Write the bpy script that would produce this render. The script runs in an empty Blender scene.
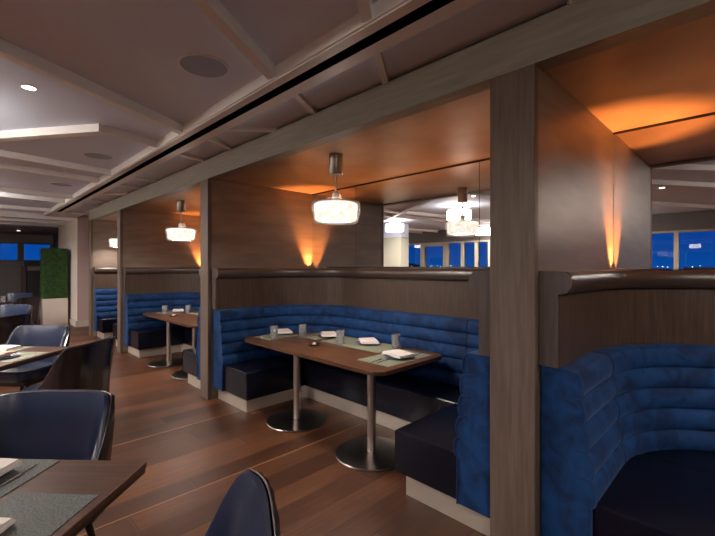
import bpy, bmesh, math, random
from mathutils import Vector, Matrix
random.seed(7)
S = bpy.context.scene
COL = S.collection
PI = math.pi

# ------------------------------------------------------------------ camera
EYE = 1.62
cam_d = bpy.data.cameras.new('camera'); cam = bpy.data.objects.new('camera', cam_d); COL.objects.link(cam)
cam_d.sensor_width = 36.0; cam_d.lens = 400.0 / 715.0 * 36.0
cam_d.shift_y = -2.0 / 715.0
cam_d.clip_start = 0.05; cam_d.clip_end = 3000
YAW = PI/2 - math.atan(402.5/400.0)          # view direction turned from +Y towards +X
cam.location = (0, 0, EYE); cam.rotation_euler = (PI/2, 0, -YAW)
S.camera = cam

# ------------------------------------------------------------------ world: dusk sky
w = bpy.data.worlds.new('dusk_sky'); S.world = w; w.use_nodes = True
nt = w.node_tree; nt.nodes.clear()
out = nt.nodes.new('ShaderNodeOutputWorld'); bg = nt.nodes.new('ShaderNodeBackground')
tc = nt.nodes.new('ShaderNodeTexCoord'); sp = nt.nodes.new('ShaderNodeSeparateXYZ'); cr = nt.nodes.new('ShaderNodeValToRGB')
nt.links.new(tc.outputs['Generated'], sp.inputs[0]); nt.links.new(sp.outputs['Z'], cr.inputs[0]); nt.links.new(cr.outputs[0], bg.inputs[0])
nt.links.new(bg.outputs[0], out.inputs[0])
e = cr.color_ramp.elements
e[0].position = 0.0; e[0].color = (0.004, 0.10, 0.46, 1)
e[1].position = 0.5; e[1].color = (0.002, 0.022, 0.20, 1)
m_ = e.new(0.08); m_.color = (0.001, 0.070, 0.46, 1)
bg.inputs[1].default_value = 0.42

# ------------------------------------------------------------------ exposure
S.view_settings.view_transform = 'Standard'; S.view_settings.look = 'None'
S.view_settings.gamma = 1.0; S.view_settings.use_curve_mapping = False
S.view_settings.exposure = 1.0
try:
    S.cycles.use_denoising = True
    S.cycles.max_bounces = 8; S.cycles.glossy_bounces = 5; S.cycles.transmission_bounces = 8
    S.cycles.sample_clamp_indirect = 4.0; S.cycles.caustics_refractive = False; S.cycles.caustics_reflective = False
    S.cycles.use_light_tree = True
except Exception: pass
K_DRUM = 11.0       # glow of the main-room drum shades
K_DRUM_W = 40.0    # lamps inside the main-room drums (W)
K_PEND = 0.92       # glow of the booth pendant diffusers
K_PEND_W = 11.0    # lamp inside each booth pendant (W)
K_UP = 165.0       # orange corner uplights, narrow beam (W)
K_STRIP = 12.0     # orange strip along the back ledge of each booth (W)
K_SPOT = 30.0      # recessed ceiling downlights (W)
def disc_lamp(name, parent, z, size, watts, up=False, color=(1.0, 0.89, 0.80)):
    l = bpy.data.lights.new(name, 'AREA'); l.shape = 'DISK'; l.size = size; l.energy = watts; l.color = color
    o = bpy.data.objects.new(name, l); COL.objects.link(o); o.parent = parent; o.location = (0, 0, z)
    if up: o.rotation_euler = (math.pi, 0, 0)
    return o

# ------------------------------------------------------------------ materials
MATS = {}
def lin(c): return tuple(((v/255.0)/12.92 if v <= 10 else (((v/255.0)+0.055)/1.055)**2.4) for v in c)
def mat(name, color, rough=0.5, metal=0.0, spec=0.5, noise=None, bump=0.0, coat=0.0, sheen=0.0, emit=None, aniso=0, stretch=(1,1,1), scale=8, detail=4, space='Object'):
    """noise: second colour mixed in by a noise texture"""
    if name in MATS: return MATS[name]
    m = bpy.data.materials.new(name); m.use_nodes = True; n = m.node_tree.nodes; L = m.node_tree.links
    b = n['Principled BSDF']
    b.inputs['Base Color'].default_value = (*color, 1); b.inputs['Roughness'].default_value = rough
    b.inputs['Metallic'].default_value = metal; b.inputs['Specular IOR Level'].default_value = spec
    b.inputs['Coat Weight'].default_value = coat; b.inputs['Coat Roughness'].default_value = 0.15
    b.inputs['Sheen Weight'].default_value = sheen; b.inputs['Sheen Roughness'].default_value = 0.35
    if sheen: b.inputs['Sheen Tint'].default_value = (0.35, 0.55, 1, 1)
    if emit:
        b.inputs['Emission Color'].default_value = (*emit[0], 1); b.inputs['Emission Strength'].default_value = emit[1]
    if noise or bump:
        t = n.new('ShaderNodeTexCoord'); mp = n.new('ShaderNodeMapping'); ns = n.new('ShaderNodeTexNoise')
        mp.inputs['Scale'].default_value = stretch; ns.inputs['Scale'].default_value = scale; ns.inputs['Detail'].default_value = detail
        L.new(t.outputs[space], mp.inputs[0]); L.new(mp.outputs[0], ns.inputs[0])
        if noise:
            r = n.new('ShaderNodeValToRGB'); r.color_ramp.elements[0].position = 0.32; r.color_ramp.elements[1].position = 0.68
            r.color_ramp.elements[0].color = (*noise, 1); r.color_ramp.elements[1].color = (*color, 1)
            L.new(ns.outputs[0], r.inputs[0]); L.new(r.outputs[0], b.inputs['Base Color'])
        if bump:
            bp = n.new('ShaderNodeBump'); bp.inputs['Strength'].default_value = bump; bp.inputs['Distance'].default_value = 0.004
            L.new(ns.outputs[0], bp.inputs['Height']); L.new(bp.outputs[0], b.inputs['Normal'])
    MATS[name] = m
    return m

def floor_material():
    m = bpy.data.materials.new('floor_planks'); m.use_nodes = True; n = m.node_tree.nodes; L = m.node_tree.links
    b = n['Principled BSDF']
    def M(op, a, bb=None, c=None):
        x = n.new('ShaderNodeMath'); x.operation = op
        for i, v in enumerate((a, bb, c)):
            if v is None: continue
            if isinstance(v, (int, float)): x.inputs[i].default_value = v
            else: L.new(v, x.inputs[i])
        return x.outputs[0]
    t = n.new('ShaderNodeTexCoord'); s_ = n.new('ShaderNodeSeparateXYZ'); L.new(t.outputs['Object'], s_.inputs[0])
    X, Y = s_.outputs[0], s_.outputs[1]
    yr = M('DIVIDE', Y, 0.205); row = M('FLOOR', yr); fy = M('FRACT', yr)
    wn = n.new('ShaderNodeTexWhiteNoise'); wn.noise_dimensions = '1D'; L.new(row, wn.inputs['W'])
    xs = M('ADD', M('DIVIDE', X, 1.9), M('MULTIPLY', wn.outputs['Value'], 7.0)); col = M('FLOOR', xs); fx = M('FRACT', xs)
    cb = n.new('ShaderNodeCombineXYZ'); L.new(row, cb.inputs[0]); L.new(col, cb.inputs[1])
    w2 = n.new('ShaderNodeTexWhiteNoise'); w2.noise_dimensions = '2D'; L.new(cb.outputs[0], w2.inputs['Vector'])
    # grain stretched along the plank
    cv = n.new('ShaderNodeCombineXYZ'); L.new(M('ADD', M('MULTIPLY', X, 1.6), M('MULTIPLY', w2.outputs['Value'], 40)), cv.inputs[0]); L.new(M('MULTIPLY', Y, 22), cv.inputs[1]); L.new(row, cv.inputs[2])
    g = n.new('ShaderNodeTexNoise'); g.inputs['Scale'].default_value = 1.6; g.inputs['Detail'].default_value = 6; g.inputs['Roughness'].default_value = 0.65; L.new(cv.outputs[0], g.inputs[0])
    pt = n.new('ShaderNodeTexNoise'); pt.inputs['Scale'].default_value = 3.2; pt.inputs['Detail'].default_value = 3; L.new(t.outputs['Object'], pt.inputs[0])
    r = n.new('ShaderNodeValToRGB'); el = r.color_ramp.elements
    el[0].position = 0.25; el[0].color = (0.028, 0.010, 0.005, 1); el[1].position = 0.78; el[1].color = (0.165, 0.066, 0.029, 1)
    q = el.new(0.5); q.color = (0.074, 0.027, 0.012, 1)
    val = M('ADD', M('ADD', M('MULTIPLY', g.outputs[0], 0.55), M('MULTIPLY', w2.outputs['Value'], 0.34)), M('MULTIPLY', pt.outputs[0], 0.16))
    L.new(val, r.inputs[0])
    ex = M('MULTIPLY', M('MINIMUM', fx, M('SUBTRACT', 1.0, fx)), 1.9); ey = M('MULTIPLY', M('MINIMUM', fy, M('SUBTRACT', 1.0, fy)), 0.205)
    ed = M('MINIMUM', ex, ey); gap = M('LESS_THAN', ed, 0.0022)
    mx = n.new('ShaderNodeMix'); mx.data_type = 'RGBA'; L.new(gap, mx.inputs[0]); L.new(r.outputs[0], mx.inputs[6]); mx.inputs[7].default_value = (0.02, 0.01, 0.006, 1)
    L.new(mx.outputs[2], b.inputs['Base Color'])
    L.new(M('ADD', 0.30, M('MULTIPLY', g.outputs[0], 0.25)), b.inputs['Roughness'])
    b.inputs['Specular IOR Level'].default_value = 0.35
    hgt = M('ADD', M('MULTIPLY', g.outputs[0], 0.5), M('MULTIPLY', M('MINIMUM', ed, 0.006), 160))
    bp = n.new('ShaderNodeBump'); bp.inputs['Strength'].default_value = 0.35; bp.inputs['Distance'].default_value = 0.003
    L.new(hgt, bp.inputs['Height']); L.new(bp.outputs[0], b.inputs['Normal'])
    return m

def wood(name, dark, light, rough=0.45, along='z', scale=5, bump=0.15, coat=0.0, spec=0.35):
    st = {'x': (0.6, 9, 9), 'y': (9, 0.6, 9), 'z': (9, 9, 0.6)}[along]
    return mat(name, light, rough, noise=dark, bump=bump, stretch=st, scale=scale, detail=6, coat=coat, spec=spec)

def velvet():
    m = mat('blue_velvet', (0.008, 0.060, 0.250), 0.75, spec=0.25, sheen=0.22)
    n = m.node_tree.nodes; L = m.node_tree.links; b = n['Principled BSDF']
    t = n.new('ShaderNodeTexCoord'); ns = n.new('ShaderNodeTexNoise'); ns.inputs['Scale'].default_value = 7; ns.inputs['Detail'].default_value = 5; ns.inputs['Distortion'].default_value = 1.2
    r = n.new('ShaderNodeValToRGB'); r.color_ramp.elements[0].position = 0.36; r.color_ramp.elements[1].position = 0.62
    r.color_ramp.elements[0].color = (0.0022, 0.015, 0.060, 1); r.color_ramp.elements[1].color = (0.005, 0.042, 0.145, 1)
    L.new(t.outputs['Object'], ns.inputs[0]); L.new(ns.outputs[0], r.inputs[0]); L.new(r.outputs[0], b.inputs['Base Color'])
    return m

def weave(name, c1, c2, scale=260):
    m = bpy.data.materials.new(name); m.use_nodes = True; n = m.node_tree.nodes; L = m.node_tree.links; b = n['Principled BSDF']
    t = n.new('ShaderNodeTexCoord'); wv = n.new('ShaderNodeTexNoise'); wv.inputs['Scale'].default_value = scale; wv.inputs['Detail'].default_value = 2
    mp = n.new('ShaderNodeMapping'); mp.inputs['Scale'].default_value = (1, 0.3, 1); L.new(t.outputs['Object'], mp.inputs[0]); L.new(mp.outputs[0], wv.inputs[0])
    r = n.new('ShaderNodeValToRGB'); r.color_ramp.elements[0].position = 0.4; r.color_ramp.elements[1].position = 0.6
    r.color_ramp.elements[0].color = (*c1, 1); r.color_ramp.elements[1].color = (*c2, 1); L.new(wv.outputs[0], r.inputs[0]); L.new(r.outputs[0], b.inputs['Base Color'])
    bp = n.new('ShaderNodeBump'); bp.inputs['Strength'].default_value = 0.5; bp.inputs['Distance'].default_value = 0.002; L.new(wv.outputs[0], bp.inputs['Height']); L.new(bp.outputs[0], b.inputs['Normal'])
    b.inputs['Roughness'].default_value = 0.7
    return m

def glass(name, tint=(1, 1, 1), rough=0.0, mixf=None):
    m = bpy.data.materials.new(name); m.use_nodes = True; n = m.node_tree.nodes; L = m.node_tree.links; n.clear()
    o = n.new('ShaderNodeOutputMaterial'); mx = n.new('ShaderNodeMixShader'); tr = n.new('ShaderNodeBsdfTransparent'); gl = n.new('ShaderNodeBsdfGlossy')
    tr.inputs[0].default_value = (*tint, 1); gl.inputs['Roughness'].default_value = rough
    if mixf is None:
        f = n.new('ShaderNodeFresnel'); f.inputs[0].default_value = 1.5; L.new(f.outputs[0], mx.inputs[0])
    else: mx.inputs[0].default_value = mixf
    L.new(tr.outputs[0], mx.inputs[1]); L.new(gl.outputs[0], mx.inputs[2]); L.new(mx.outputs[0], o.inputs[0])
    return m

def tumbler_material():
    m = glass('tumbler_glass', (0.98, 0.99, 0.99), 0.07); n = m.node_tree.nodes; L = m.node_tree.links
    fr = [x for x in n if x.type == 'FRESNEL'][0]; fr.inputs[0].default_value = 1.75
    mx = [x for x in n if x.type == 'MIX_SHADER'][0]; o = [x for x in n if x.type == 'OUTPUT_MATERIAL'][0]
    m2 = n.new('ShaderNodeMixShader'); m2.inputs[0].default_value = 0.15; df = n.new('ShaderNodeBsdfDiffuse'); df.inputs[0].default_value = (0.9, 0.92, 0.92, 1)
    L.new(mx.outputs[0], m2.inputs[1]); L.new(df.outputs[0], m2.inputs[2]); L.new(m2.outputs[0], o.inputs[0])
    return m

def shade_glow(name, strength):
    """frosted drum shade lit from inside: bright with a slightly mottled pattern"""
    m = bpy.data.materials.new(name); m.use_nodes = True; n = m.node_tree.nodes; L = m.node_tree.links; n.clear()
    o = n.new('ShaderNodeOutputMaterial'); em = n.new('ShaderNodeEmission'); em.inputs[0].default_value = (1.0, 0.87, 0.76, 1)
    t = n.new('ShaderNodeTexCoord'); ns = n.new('ShaderNodeTexNoise'); ns.inputs['Scale'].default_value = 22; mr = n.new('ShaderNodeMapRange')
    mr.inputs[1].default_value = 0.35; mr.inputs[2].default_value = 0.65; mr.inputs[3].default_value = strength*0.8; mr.inputs[4].default_value = strength*1.2
    L.new(t.outputs['Object'], ns.inputs[0]); L.new(ns.outputs[0], mr.inputs[0]); L.new(mr.outputs[0], em.inputs[1]); L.new(em.outputs[0], o.inputs[0])
    return m

FLOOR = floor_material()
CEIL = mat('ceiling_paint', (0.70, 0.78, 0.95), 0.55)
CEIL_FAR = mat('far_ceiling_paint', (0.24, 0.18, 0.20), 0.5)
RIB = mat('rib_paint', (0.84, 0.83, 0.82), 0.35)
BLACK = mat('black_slot', (0.002, 0.002, 0.002), 1.0, spec=0.0)
POST = wood('post_oak', (0.105, 0.074, 0.055), (0.150, 0.110, 0.085), 0.5, 'z', 6, 0.2)
HEADER = wood('header_oak', (0.205, 0.185, 0.155), (0.26, 0.235, 0.20), 0.5, 'y', 6, 0.1)
FASCIA = wood('dado_oak', (0.045, 0.028, 0.019), (0.078, 0.050, 0.035), 0.40, 'z', 6, 0.15)
ENDW = wood('end_cap_oak', (0.060, 0.043, 0.037), (0.090, 0.067, 0.058), 0.5, 'z', 6, 0.15)
RAIL = mat('rail_bronze', (0.042, 0.027, 0.020), 0.34, spec=0.6)
WALLC = mat('bronze_wallcovering', (0.25, 0.19, 0.15), 0.42, metal=0.35, noise=(0.18, 0.135, 0.11), stretch=(1, 1, 6), scale=2, bump=0.02)
LACQ = mat('lacquer_ceiling', (0.46, 0.30, 0.19), 0.33, metal=0.25, noise=(0.25, 0.155, 0.10), stretch=(1, 1, 1), scale=1.3, bump=0.05)
MIRROR = mat('mirror_glass', (0.86, 0.86, 0.86), 0.0, metal=1.0)
VELVET = velvet()
PIPING = mat('velvet_piping', (0.004, 0.03, 0.11), 0.8)
LEATHER = mat('navy_leather', (0.0035, 0.004, 0.011), 0.27, spec=0.3, bump=0.25, scale=60, detail=3)
CHAIRL = mat('chair_navy_leather', (0.012, 0.020, 0.048), 0.30, spec=0.6, bump=0.12, scale=70, detail=3)
CHAIRO = mat('chair_dark_vinyl', (0.008, 0.007, 0.009), 0.18, spec=0.7, bump=0.6, stretch=(12, 12, 0.5), scale=2.2, noise=(0.022, 0.015, 0.014))
COPPER = mat('chair_copper_welt', (0.07, 0.045, 0.045), 0.3)
LEGW = wood('chair_leg_wood', (0.015, 0.009, 0.007), (0.035, 0.02, 0.014), 0.35, 'z', 5)
STEEL = mat('brushed_steel', (0.52, 0.46, 0.41), 0.30, metal=1.0, bump=0.04, stretch=(1, 1, 30), scale=20)
BASEM = mat('dark_steel_base', (0.20, 0.18, 0.17), 0.30, metal=1.0)
KICK = mat('kick_steel', (0.60, 0.52, 0.44), 0.38, metal=0.55)
TOPW = wood('walnut_table_top', (0.050, 0.021, 0.010), (0.130, 0.056, 0.026), 0.36, 'y', 5, 0.05)
TOPD = wood('dark_dining_top', (0.050, 0.022, 0.014), (0.100, 0.046, 0.028), 0.40, 'x', 5, 0.05)
EDGE = wood('table_edge_dark', (0.016, 0.010, 0.008), (0.035, 0.02, 0.015), 0.35, 'x', 5)
MATG = weave('woven_sage_mat', (0.13, 0.14, 0.10), (0.27, 0.28, 0.21))
MATD = weave('woven_grey_mat', (0.022, 0.028, 0.030), (0.105, 0.115, 0.105), 300)
NAPK = mat('napkin_linen', (0.72, 0.66, 0.62), 0.85, bump=0.2, scale=90)
NAPP = mat('napkin_peach', (0.62, 0.36, 0.28), 0.85)
PLATE = mat('slate_blue_plate', (0.10, 0.15, 0.24), 0.25, spec=0.6)
CUTL = mat('cutlery_steel', (0.7, 0.68, 0.64), 0.18, metal=1.0)
GLASS = tumbler_material()
SHELL = glass('pendant_glass_shell', (0.90, 0.87, 0.84), 0.2, 0.25)
PANE = glass('window_glass', (0.9, 0.93, 0.96), 0.0)
PMET = mat('pendant_nickel', (0.30, 0.25, 0.22), 0.35, metal=0.8)
GLOWP = shade_glow('pendant_glow', K_PEND)
GLOWD = shade_glow('drum_glow', K_DRUM)
WARM = mat('downlight_lens', (0.8, 0.8, 0.8), 0.5, emit=((1.0, 0.82, 0.66), 9.0))
OLENS = mat('uplight_lens', (0.8, 0.4, 0.1), 0.5, emit=((1.0, 0.45, 0.1), 6.0))
SPEAK = mat('speaker_grille', (0.38, 0.45, 0.60), 0.8, bump=0.1, scale=400)
PLASTER = mat('column_plaster', (0.70, 0.62, 0.56), 0.6)
PINKP = mat('pier_plaster', (0.46, 0.34, 0.31), 0.6)
BEIGE = mat('beige_column_panel', (0.36, 0.35, 0.28), 0.5)
BASEB = mat('baseboard_paint', (0.60, 0.52, 0.46), 0.5)
DARKW = mat('dark_wall_paint', (0.10, 0.085, 0.08), 0.6)
GREYP = mat('grey_spandrel', (0.20, 0.18, 0.18), 0.6)
FRAME = mat('window_frame_paint', (0.36, 0.31, 0.22), 0.45)
FRAMED = mat('window_frame_dark', (0.10, 0.085, 0.075), 0.5)
LEAF = mat('hedge_leaf', (0.035, 0.115, 0.014), 0.6, noise=(0.010, 0.038, 0.006), scale=14)
PLANTER = mat('planter_stone', (0.66, 0.58, 0.51), 0.6)
CABB = mat('cabinet_black', (0.012, 0.011, 0.012), 0.4)
CABR = mat('red_brown_post', (0.085, 0.035, 0.03), 0.5)
HILL = mat('dark_hill', (0.006, 0.012, 0.03), 0.9)
CITYL = mat('city_light', (1, 1, 1), 0.5, emit=((0.85, 0.85, 1.0), 3.0))
STRIP = mat('floor_inlay', (0.24, 0.115, 0.055), 0.4)
SEAM = mat('mirror_seam', (0.02, 0.014, 0.01), 0.6)

# ------------------------------------------------------------------ helpers
def link(name, bm, m, parent=None, smooth=None):
    me = bpy.data.meshes.new(name); bmesh.ops.recalc_face_normals(bm, faces=bm.faces[:]); bm.to_mesh(me); bm.free()
    me.materials.append(m)
    if smooth is not None:
        for p in me.polygons: p.use_smooth = True
        me.set_sharp_from_angle(angle=math.radians(smooth))
    o = bpy.data.objects.new(name, me); COL.objects.link(o)
    if parent: o.parent = parent
    return o
def empty(name, loc=(0, 0, 0), rz=0):
    o = bpy.data.objects.new(name, None); COL.objects.link(o); o.location = loc; o.rotation_euler = (0, 0, rz); o.empty_display_size = 0.1
    return o
def tag(o, label, cat, group=None):
    o['label'] = label; o['category'] = cat
    if group: o['group'] = group
    return o
def struct(o): o['kind'] = 'structure'; return o
def bx(bm, x0, x1, y0, y1, z0, z1, bev=0.0, seg=2, mtx=None):
    t = bmesh.new(); bmesh.ops.create_cube(t, size=1.0)
    for v in t.verts: v.co = Vector(((x0+x1)/2 + v.co.x*(x1-x0), (y0+y1)/2 + v.co.y*(y1-y0), (z0+z1)/2 + v.co.z*(z1-z0)))
    if bev: bmesh.ops.bevel(t, geom=t.edges[:], offset=bev, segments=seg, profile=0.6, affect='EDGES')
    if mtx: bmesh.ops.transform(t, matrix=mtx, verts=t.verts[:])
    merge(bm, t)
def merge(bm, t):
    me = bpy.data.meshes.new('tmp'); t.to_mesh(me); t.free(); bm.from_mesh(me); bpy.data.meshes.remove(me)
def BM(*boxes, bev=0.0, seg=2):
    bm = bmesh.new()
    for b in boxes: bx(bm, *b, bev=bev, seg=seg)
    return bm
def lathe(bm, prof, n=32, c=(0, 0, 0)):
    rings = []
    for r, z in prof:
        if r < 1e-5: rings.append([bm.verts.new((c[0], c[1], c[2]+z))])
        else: rings.append([bm.verts.new((c[0]+r*math.cos(2*PI*k/n), c[1]+r*math.sin(2*PI*k/n), c[2]+z)) for k in range(n)])
    for a, b in zip(rings, rings[1:]):
        for k in range(n):
            k2 = (k+1) % n
            if len(a) == 1 and len(b) == 1: continue
            if len(a) == 1: bm.faces.new((a[0], b[k], b[k2]))
            elif len(b) == 1: bm.faces.new((a[k], a[k2], b[0]))
            else: bm.faces.new((a[k], a[k2], b[k2], b[k]))
def prism(bm, pts, z0, z1, bev=0.0, seg=2, only_top=False):
    t = bmesh.new()
    a = [t.verts.new((p[0], p[1], z0)) for p in pts]; b = [t.verts.new((p[0], p[1], z1)) for p in pts]; n = len(pts)
    t.faces.new(a[::-1]); t.faces.new(b)
    for k in range(n): t.faces.new((a[k], a[(k+1) % n], b[(k+1) % n], b[k]))
    if bev:
        ed = [e_ for e_ in t.edges if (all(v.co.z > z1-1e-5 for v in e_.verts) or (not only_top and all(v.co.z < z0+1e-5 for v in e_.verts)))]
        bmesh.ops.bevel(t, geom=ed, offset=bev, segments=seg, profile=0.6, affect='EDGES')
    merge(bm, t)
def rrect(x0, x1, y0, y1, r, n=6):
    P = []
    for cx, cy, a0 in ((x1-r, y1-r, 0), (x0+r, y1-r, PI/2), (x0+r, y0+r, PI), (x1-r, y0+r, 1.5*PI)):
        for k in range(n+1): a = a0 + PI/2*k/n; P.append((cx+r*math.cos(a), cy+r*math.sin(a)))
    return P
def tube(bm, pts, r, n=8, cap=True):
    pts = [Vector(p) for p in pts]; rings = []
    up = Vector((0, 0, 1)); prev = None
    for i, p in enumerate(pts):
        d = (pts[min(i+1, len(pts)-1)] - pts[max(i-1, 0)]).normalized()
        if prev is None: a = d.cross(up) if abs(d.dot(up)) < 0.95 else d.cross(Vector((1, 0, 0)))
        else: a = prev - d*prev.dot(d)
        a.normalize(); prev = a; b = d.cross(a)
        rr = r[i] if isinstance(r, (list, tuple)) else r
        rings.append([bm.verts.new(p + a*rr*math.cos(2*PI*k/n) + b*rr*math.sin(2*PI*k/n)) for k in range(n)])
    for u, v in zip(rings, rings[1:]):
        for k in range(n): bm.faces.new((u[k], u[(k+1) % n], v[(k+1) % n], v[k]))
    if cap: bm.faces.new(rings[0][::-1]); bm.faces.new(rings[-1])
def sweep(bm, path, prof, closed=True):
    """path: [(x, y, nx, ny)] with n = inward normal; prof: [(offset inward, z)]"""
    rings = [[bm.verts.new((x+nx*o, y+ny*o, z)) for o, z in prof] for x, y, nx, ny in path]
    m = len(prof)
    for a, b in zip(rings, rings[1:]):
        for k in range(m if closed else m-1): bm.faces.new((a[k], a[(k+1) % m], b[(k+1) % m], b[k]))
    if closed: bm.faces.new(rings[0][::-1]); bm.faces.new(rings[-1])

# ================================================================== STRUCTURE
Y_END = 19.6; X_WIN = -5.5; Y_BACK = -6.0; X_BACK = 3.72
struct(link('floor', BM((X_WIN-0.2, 4.2, Y_BACK-0.2, Y_END+0.2, -0.12, 0.0)), FLOOR))
o = struct(link('trim_1', BM((0.2, 2.9, 4.085, 4.100, 0.0, 0.0025)), STRIP))
o = struct(link('trim_2', BM((0.2, 2.9, 2.870, 2.885, 0.0, 0.0025)), STRIP))

# main ceiling: recessed panels with a diagonal rib pattern
ZC = 2.98; ZR = 2.90
struct(link('ceiling', BM((X_WIN-0.2, 1.52, Y_BACK-0.2, 12.0, ZC, ZC+0.1), (X_WIN-0.2, 4.2, 12.0, 15.6, ZC, ZC+0.1)), CEIL))
def rib(p0, p1, wd, z0=ZR, z1=ZC+0.01, name='ceiling_rib', m=RIB):
    d = Vector((p1[0]-p0[0], p1[1]-p0[1])); d.normalize(); n_ = Vector((-d.y, d.x))*wd/2
    pts = [(p0[0]+n_.x, p0[1]+n_.y), (p0[0]-n_.x, p0[1]-n_.y), (p1[0]-n_.x, p1[1]-n_.y), (p1[0]+n_.x, p1[1]+n_.y)]
    bm = bmesh.new(); prism(bm, pts, z0, z1); return bm
bm = bmesh.new()
for a, b, wd in [((-5.5, 0.23), (1.52, 3.95), 0.07), ((-5.5, -2.1), (1.52, 2.36), 0.07), ((0.98, 4.47), (-4.2, 11.95), 0.10), ((0.98, 4.47), (1.52, 4.62), 0.02),
                 
                 ((-5.5, 5.3), (1.52, 6.49), 0.07), ((-5.5, 6.0), (1.52, 7.22), 0.07), ((-5.5, 8.7), (1.52, 9.27), 0.07), ((-5.5, 9.4), (1.52, 9.99), 0.05),
                 ((-5.5, -4.0), (1.52, 1.46), 0.06), ((-5.5, 11.9), (1.52, 11.9), 0.16), ((-5.5, -4.5), (1.52, -1.2), 0.1)]:
    t = rib(a, b, wd, ZR+0.004); merge(bm, t)
struct(link('trim_3', bm, RIB))
# soffit band with the black linear slot, small ribs beyond it
struct(link('ceiling_soffit_board', BM((1.52, 1.612, Y_BACK-0.1, 11.9, ZR, ZC+0.1), (1.695, 1.79, Y_BACK-0.1, 11.9, ZR, ZC+0.1), (1.535, 1.545, Y_BACK-0.1, 11.82, ZR-0.008, ZR+0.01),
            (1.612, 1.695, 11.7, 11.98, ZR, ZC+0.1)), RIB)).name = 'trim_4'
struct(link('trim_5', BM((1.6125, 1.6945, Y_BACK-0.1, 11.7, ZR+0.003, ZR+0.09)), BLACK))
struct(link('ceiling_panel_beside_header', BM((1.79, 2.18, Y_BACK-0.1, 11.9, 2.938, 3.0)), CEIL)).name = 'ceiling_2'
bm = bmesh.new()
for a, b in [((1.785, 1.63), (2.16, 1.885)), ((1.785, 2.46), (2.16, 2.68)), ((1.785, 3.55), (2.16, 3.27)), ((1.785, 3.94), (2.16, 4.15)), ((1.785, 4.72), (2.16, 4.84)),
             ((1.785, 0.38), (2.16, 0.66)), ((1.785, 6.45), (2.16, 6.55)), ((1.785, 7.2), (2.16, 7.3)), ((1.785, 8.3), (2.16, 8.1)), ((1.785, 9.2), (2.16, 9.3)), ((1.785, 10.0), (2.16, 10.1))]:
    merge(bm, rib(a, b, 0.045, ZR, 2.96))
struct(link('trim_6', bm, RIB))
# stepped bulkheads at the far end, lower far ceiling
struct(link('ceiling_3', BM((1.52, 2.2, 11.9, 12.9, ZR, ZC+0.1), (X_WIN-0.2, 2.2, 13.1, 13.5, 2.84, ZC+0.05), (X_WIN-0.2, 2.2, 14.3, 14.6, 2.84, ZC+0.05), (X_WIN-0.2, 2.2, 15.4, 15.62, 2.84, ZC+0.1)), RIB))
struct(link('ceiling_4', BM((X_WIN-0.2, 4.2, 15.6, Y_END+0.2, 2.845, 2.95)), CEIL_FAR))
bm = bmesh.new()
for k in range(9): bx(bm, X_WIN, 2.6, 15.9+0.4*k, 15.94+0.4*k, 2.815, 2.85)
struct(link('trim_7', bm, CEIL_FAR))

# header over the booth fronts and the posts
struct(link('trim_8', BM((2.12, 2.24, -6.0, 10.99, 2.675, 2.905)), HEADER))
struct(link('trim_9', BM((2.16, 2.24, -6.0, 10.99, 2.905, 2.97)), DARKW))  # dark strip stands in for the shadow line above the header
POSTS = [(-3.01, -2.77), (0.83, 1.07), (4.70, 4.90), (8.42, 8.60), (10.80, 10.98)]
for i, (a, b) in enumerate(POSTS):
    struct(link('trim_%d' % (10+i), BM((2.12, 2.17, a-0.004, b+0.004, 0, 2.675), bev=0.002, seg=1), POST))
for i, (a, b) in enumerate(POSTS):
    o = struct(link('wall_partition', BM((2.165, 3.80, a, b, 0, 2.72)), WALLC))
    o.name = 'wall_booth_side' if i == 0 else 'wall_booth_side.%03d' % i
BOOTHS = [(-2.77, 0.83), (1.07, 4.70), (4.90, 8.42), (8.60, 10.80)]
for i, (a, b) in enumerate(BOOTHS):
    struct(link('ceiling_%d' % (5+i), BM((2.2, 3.74, a, b, 2.69, 2.74)), LACQ))
struct(link('wall_right', BM((3.745, 3.95, Y_BACK-0.2, 11.0, 0, 3.0)), DARKW))
# piers beyond the last booth
struct(link('wall_pier', BM((2.20, 4.2, 12.75, 15.6, 0, ZC)), PLASTER))
struct(link('wall_recess', BM((3.2, 4.2, 10.99, 12.75, 0, ZC)), PINKP))
struct(link('wall_pier_front', BM((2.205, 4.1, 12.735, 12.75, 0, ZC)), PINKP))
struct(link('baseboard_right', BM((2.17, 3.2, 12.70, 12.735, 0, 0.17), (2.165, 2.2, 12.70, 15.6, 0, 0.17), bev=0.004, seg=1), BASEB))
struct(link('ceiling_9', BM((2.18, 4.2, 10.99, 12.0, 2.90, 3.0)), CEIL))
struct(link('wall_far_right', BM((2.6, 4.2, 15.6, Y_END+0.2, 0, 2.9)), DARKW))
struct(link('wall_back', BM((X_WIN-0.2, 4.2, Y_BACK-0.3, Y_BACK, 0, 3.0)), DARKW))

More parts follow.
